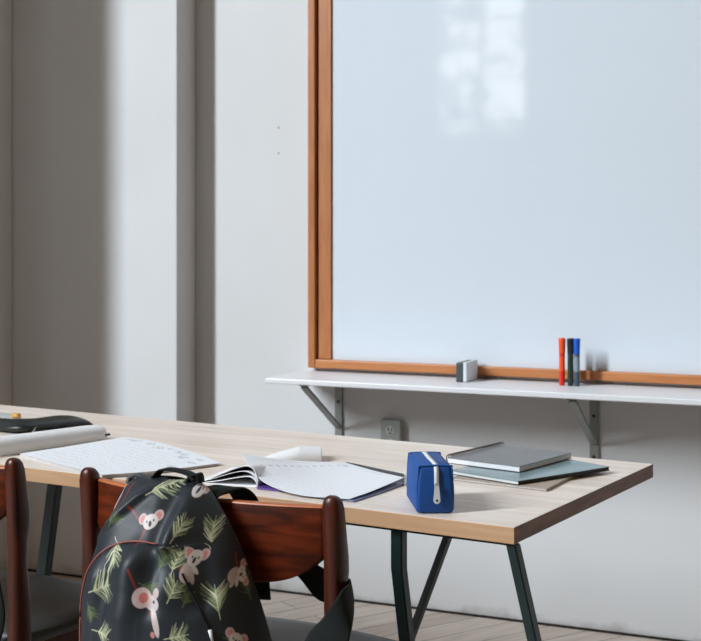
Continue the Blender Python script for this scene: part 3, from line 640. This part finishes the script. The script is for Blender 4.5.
bmo('spiral_wire', bm, M['wire'], nb, True)

# ---------------------------------------------------------------- papers: printing helpers (u, v in 0..1)
def sheetcol(m, n, kind):
    v, u = np.meshgrid(np.linspace(0, 1, m), np.linspace(0, 1, n), indexing='ij'); c = np.tile(np.array(lin((232, 236, 243))), (m, n, 1))
    ink = np.zeros((m, n)); r_ = np.random.default_rng(kind)
    asp = 1.0
    def stroke(a, b, w, k):
        nonlocal ink
        vx, vy = b[0] - a[0], b[1] - a[1]; t = np.clip(((u - a[0]) * vx + (v - a[1]) * vy) / (vx * vx + vy * vy + 1e-9), 0, 1)
        d_ = np.hypot(u - a[0] - t * vx, v - a[1] - t * vy); ink = np.maximum(ink, k * np.clip((w - d_) / .003 + .5, 0, 1))
    if kind == 1:      # rows of faint drawing and handwriting
        for row in range(12):
            vv = .08 + row * .065; x = .08
            while x < .9:
                l = r_.uniform(.012, .05); stroke((x, vv + r_.uniform(-.01, .01)), (x + l, vv + r_.uniform(-.014, .014)), .0025, r_.uniform(.15, .5)); x += l + r_.uniform(.006, .03)
        for cx_, cy_, rr_ in ((.1, .9, .05), (.16, .92, .05), (.3, .92, .045), (.42, .88, .05), (.5, .93, .03), (.6, .9, .045), (.68, .9, .04), (.75, .84, .05), (.86, .9, .035), (.9, .8, .04), (.92, .6, .04)):
            a = r_.uniform(0, 6, 10)
            for k in range(9): stroke((cx_ + rr_ * math.cos(a[k]), cy_ + rr_ * .8 * math.sin(a[k])), (cx_ + rr_ * math.cos(a[k + 1]) * .7, cy_ + rr_ * .7 * math.sin(a[k + 1])), .003, .42)
    if kind == 2:      # worksheet: header rule, a row of dark marks, columns of light writing
        stroke((.05, .93), (.05, .1), .002, .35); stroke((.06, .93), (.06, .1), .001, .25)
        for k in range(11):
            vv = .12 + k * .072; stroke((.15, vv), (.165, vv + .022), .0055, .75)
            for j in range(9):
                stroke((.22 + j * .07, vv - .008 + r_.uniform(-.006, .006)), (.245 + j * .07, vv + r_.uniform(.0, .02)), .0022, r_.uniform(.12, .38))
        for k in range(14): stroke((.12 + r_.uniform(0, .12), .9 + r_.uniform(-.03, .03)), (.12 + r_.uniform(0, .12), .9 + r_.uniform(-.03, .03)), .003, .4)
        for k in range(10): stroke((.45 + k * .03, .93), (.465 + k * .03, .94), .0025, .35)
        for k in range(6): stroke((.55 + k * .03, .96), (.57 + k * .03, .965), .0025, .3)
    if kind == 3:
        for row in range(4):
            for j in range(14): stroke((.1 + j * .06, .2 + row * .2), (.13 + j * .06, .2 + row * .2 + r_.uniform(-.02, .02)), .0025, .2)
    return c * (1 - ink[..., None]) + np.array(lin((60, 66, 84))) * ink[..., None]
def W3(l): return [up(a, b, TZ + h) for a, b, h in l]

# open notebook at the left, its pages arched up along the spine
na = thing('open_notebook', 'open notebook with a rolled-back page at the left end of the table', 'notebook', up(110, 458, TZ), 0)
e_sp = [(20, 453.5, .010), (70, 446, .012), (124, 437, .012)]; e_near = [(20, 453.5, .010), (58, 464, .009), (103, 475, .008)]; e_far = [(124, 437, .012), (150, 440.5, .012), (186, 450, .009), (222, 463, .006)]; e_rt = [(103, 475, .008), (160, 470.5, .007), (222, 463, .006)]
Pg = coons(W3(e_near), W3(e_far), W3(e_sp), W3(e_rt), 340, 300)
o = gridmesh('written_page', Pg, sheetcol(300, 340, 1), M['printpaper'], thick=.0004); worldmesh(o, na)
Pl = Pg[::12, ::12].copy(); bm = bmesh.new()
m_, n_ = Pl.shape[:2]; ring = [tuple(Pl[0, j]) for j in range(n_)] + [tuple(Pl[i, -1]) for i in range(1, m_)] + [tuple(Pl[-1, j]) for j in range(n_ - 2, -1, -1)] + [tuple(Pl[i, 0]) for i in range(m_ - 2, 0, -1)]
loft(bm, [[(x, y, TZ + .0006) for x, y, z in ring], [(x, y, z - .0012) for x, y, z in ring]]); worldmesh(bmo('page_block', bm, M['paperedge']), na)
def arch(name, near, far, hs, parent, mat, layers=1, gap=.003, thick=.0008, n=60, m=50, lean=.0, under=.8):
    near = resample([up(a, b, TZ + .0015) for a, b in near], n); far = np.array(near) + np.array(far)[None, :] if not isinstance(far, list) else resample([up(a, b, TZ + .0015) for a, b in far], n)
    for q in range(layers):
        Pq = np.zeros((m, n, 3))
        for i, t in enumerate(np.linspace(-.25, math.pi, m)):
            k = (1 - math.cos(t)) / 2; hh = max(math.sin(t), 0) ** .85 if t > 0 else 0
            hs_ = np.interp(np.linspace(0, 1, n), np.linspace(0, 1, len(hs)), hs) - q * gap
            bul = -lean * math.sin(t) if 0 < t < math.pi / 2 * 1.3 else 0
            kk = k + bul
            if t < 0: kk = t * .0
            Pq[i] = near * (1 - kk) + far * kk + (far - near) * 0; Pq[i, :, 2] = TZ + .0022 + .0006 * q + hs_ * hh
        o = gridmesh(name, Pq, None, mat, thick=thick); worldmesh(o, parent)
ax = up(104, 438, TZ) - up(10, 455, TZ); ax.normalize(); perp = Vector((-ax.y, ax.x, 0)) * .085
arch('curled_page', [(-14, 458), (20, 453.5), (106.5, 439.8)], tuple(perp), [.040, .037, .034], na, M['paper'], 3, .0035, .0007, lean=.16)
bm = bmesh.new(); c0 = up(108.5, 434.5, TZ + .018); tube(bm, [c0 - ax * .01, c0 + ax * .004], .0028, 10); worldmesh(bmo('spiral_end', bm, M['wire'], None, True), na)

# second open notebook in the middle of the near edge
nbk = thing('open_workbook', 'open workbook with fanned pages and a curled-up worksheet page, left of the blue pencil case', 'notebook', up(225, 475, TZ), 0)
base0, base1 = up(198, 483.5, TZ), up(258, 488, TZ); dirv = (base1 - base0); FB = Frame((base0.x, base0.y), math.degrees(math.atan2(dirv.y, dirv.x)))
def fb(px, py): q = FB.onplane(px, py, 0); return FB.w(q.x, 0, max(q.z, TZ + .0012))
ext = Vector((.06, .19, 0))
def fan(pts, name='page', ext=ext, mat=None, n=50, m=16, thick=.0012):
    c = resample([fb(a, b) for a, b in pts], n); P_ = np.zeros((m, n, 3))
    for i, t in enumerate(np.linspace(0, 1, m)):
        P_[i] = c + np.array(ext) * t; P_[i, :, 2] = TZ + .0012 + (c[:, 2] - TZ - .0012) * (1 - .62 * t)
    o = gridmesh(name, P_, None, mat or M['paper'], thick=thick); worldmesh(o, nbk); return P_
fan([(196, 484), (225, 486), (256, 489)], 'page', thick=.002)
fan([(198, 483), (218, 481), (238, 477.5), (250, 477), (256, 482), (257.5, 488)])
fan([(199, 482), (215, 478), (232, 473), (246, 471.5), (255, 477), (258, 485)])
fan([(196, 483), (205, 480.5), (222, 473.5), (236, 468), (247, 466), (254, 470), (258.5, 482)], thick=.0018)
bm = bmesh.new(); prism(bm, [tuple(up(a, b, TZ)[:2]) for a, b in ((257, 489.5), (280, 492), (292, 480), (263, 475))], TZ + .0008, TZ + .004); worldmesh(bmo('purple_page', bm, M['purple']), nbk)
# worksheet booklet with a lifted corner
ws = nbk
b_near = [(241, 453.5, .05), (250, 467, .034), (266, 483.5, .014), (300, 495, .006), (350, 499, .006)]; b_far = [(345, 462.5, .012), (362, 466.5, .011), (378, 470, .011), (404, 474.5, .012)]
a_l = [(241, 453.5, .05), (262, 457, .040), (300, 461, .022), (345, 462.5, .012)]; a_r = [(350, 499, .006), (375, 490, .009), (404, 477.5, .013)]
# u along near->: u=0 lifted corner
Pw = coons(W3(b_near), W3(b_far), W3(a_l), W3(a_r), 340, 320)
o = gridmesh('worksheet_page', Pw, sheetcol(320, 340, 2), M['printpaper'], thick=.0006); worldmesh(o, ws)
P2 = coons(W3([(285, 487, .003), (320, 496, .003), (354, 501.5, .002)]), W3([(300, 468, .004), (350, 470, .004), (405, 478, .002)]), W3([(285, 487, .003), (290, 478, .004), (300, 468, .004)]), W3([(354, 501.5, .002), (380, 493, .002), (405, 484, .002)]), 40, 40)
P2[-1, -1] = P2[-1, -2]
o = gridmesh('blue_cover', P2, None, M['bluecover'], thick=.0024); worldmesh(o, ws)
arch('curled_page', [(252, 463), (285, 463), (322, 461.5)], [(262, 459.5), (292, 457), (320, 455.5)], [.004, .018, .029, .026], ws, M['paper'], 1, thick=.0012, lean=.1)
bm = bmesh.new(); prism(bm, [tuple(up(a, b, TZ)[:2]) for a, b in ((346, 463), (404, 475.2), (404, 486), (350, 490))], TZ + .0008, TZ + .003, .0003); kf = bmo('thin_folder', bm, M['darkcover'])
for v in kf.data.vertices: pass
tag(kf, 'thin black folder sticking out from under the open workbook beside the blue case', 'folder')
# pencil half under the worksheet
# ---------------------------------------------------------------- left end: pouch, notebook corner, ochre eraser
po = thing('pouch', 'dark green-black leather pencil pouch behind the open notebook at the left', 'pouch', up(45, 428, TZ), 0)
ce = [(-12, 431), (20, 434), (45, 431.5), (70, 428), (93, 424.5)]; cf = [(-12, 418), (12, 419.5), (40, 418.5), (64, 417.5), (90, 422.5)]
n = 48; m = 22; nr_ = resample([up(a, b, TZ + .002) for a, b in ce], n); fr_ = resample([up(a, b, TZ + .002) for a, b in cf], n); rings = []
for i in range(n):
    u = i / (n - 1); hh = .024 * (1 - max(0, (u - .55) / .45) ** 2.2) ** .7 * (1 - .25 * max(0, .35 - u) / .35) + .0015 if u < 1 else .0015; ring = []
    a_, b_ = Vector(nr_[i]), Vector(fr_[i]); depth = (b_ - a_) * .55
    for k in range(m):
        t = k * 2 * math.pi / m; c_, s_ = math.cos(t), math.sin(t); p = a_ + depth * (.5 + .5 * math.copysign(abs(c_) ** .7, c_)); p.z = TZ + .0015 + hh * (.5 + .5 * math.copysign(abs(s_) ** .8, s_)) * (1 + .08 * math.sin(9 * u + 2 * c_)); ring.append(p)
    rings.append(ring)
bm = bmesh.new(); loft(bm, rings); worldmesh(bmo('pouch_body', bm, M['pouch'], None, True), po)
bm = bmesh.new(); tube(bm, smoothpath([Vector(nr_[i]) + Vector((0, -.001, .013)) for i in range(2, 40, 5)], 4), .0018, 6); worldmesh(bmo('zipper', bm, M['wire'], None, True), po)
bm = bmesh.new(); tube(bm, [up(33, 431.5, TZ + .012), up(37, 425.5, TZ + .019)], .0016, 8); worldmesh(bmo('zipper_pull', bm, M['silver'], None, True), po)
cn = thing('notebook', 'pale closed notebook whose corner shows at the left edge of the photo', 'notebook', up(5, 418, TZ), 0)
W = [up(a, b, TZ + .012) for a, b in ((-40, 416.5), (13, 418.5), (21, 414.5), (-25, 409.5))]
bm = bmesh.new(); prism(bm, [tuple(p[:2]) for p in W], TZ + .0095, TZ + .0115, .0003); worldmesh(bmo('front_cover', bm, M['glosswhite']), cn)
bm = bmesh.new(); prism(bm, [tuple(p[:2]) for p in W], TZ + .0005, TZ + .0093); worldmesh(bmo('page_block', bm, M['paperedge']), cn)
q0 = up(15.8, 417.5, TZ + .012)
bm = bmesh.new(); box(bm, -.011, .012, -.009, .009, 0, .011, .0035, 3); ye = bmo('rubber_eraser', bm, M['yellow'], None, True); ye.location = q0; ye.rotation_euler = (0, 0, rad(-20))
tag(ye, 'small ochre yellow eraser at the left edge behind the dark pouch', 'eraser')

# ---------------------------------------------------------------- light and camera
def area(name, loc, target, sx, sy, power, colr):
    l = bpy.data.lights.new(name, 'AREA'); l.shape = 'RECTANGLE'; l.size = sx; l.size_y = sy; l.energy = power; l.color = colr
    o = bpy.data.objects.new(name, l); C.objects.link(o); o.location = loc; o.rotation_euler = (Vector(target) - Vector(loc)).to_track_quat('-Z', 'Y').to_euler(); return o
p = WALL.w(SX - 1.0, -10.9, 9.3)
lo = area('window_daylight', p, WALL.w(.6, -.8, .7), 1.15, 7.8, 575, (.88, .95, 1.0)); lo.data.spread = rad(75)
wd = bpy.data.worlds.new('World'); scn.world = wd; wd.use_nodes = True
nt = wd.node_tree; bg = nt.nodes['Background']; N = nt.nodes.new; L = nt.links.new
tc = N('ShaderNodeTexCoord'); sp = N('ShaderNodeSeparateXYZ'); L(tc.outputs['Generated'], sp.inputs[0]); r = N('ShaderNodeValToRGB')
mr = N('ShaderNodeMapRange'); mr.inputs['From Min'].default_value = -.2; mr.inputs['From Max'].default_value = .9; L(sp.outputs['Z'], mr.inputs['Value']); L(mr.outputs[0], r.inputs['Fac'])
r.color_ramp.elements[0].color = (.18, .135, .08, 1); r.color_ramp.elements[1].color = (.62, .46, .27, 1); L(r.outputs['Color'], bg.inputs[0]); bg.inputs[1].default_value = .45
cam = bpy.data.cameras.new('Camera'); co = bpy.data.objects.new('Camera', cam); C.objects.link(co)
co.location = (0, 0, EYE); co.rotation_euler = (rad(90), 0, 0); cam.sensor_width = 36; cam.sensor_fit = 'HORIZONTAL'; cam.lens = FPX / 701 * 36; cam.shift_y = -(320.5 - HY) / 701
cam.dof.use_dof = True; cam.dof.focus_distance = 2.6; cam.dof.aperture_fstop = 9; cam.clip_start = .05
scn.camera = co
vs = scn.view_settings; vs.view_transform = 'Standard'; vs.look = 'None'; vs.gamma = 1; vs.use_curve_mapping = False; vs.exposure = 0
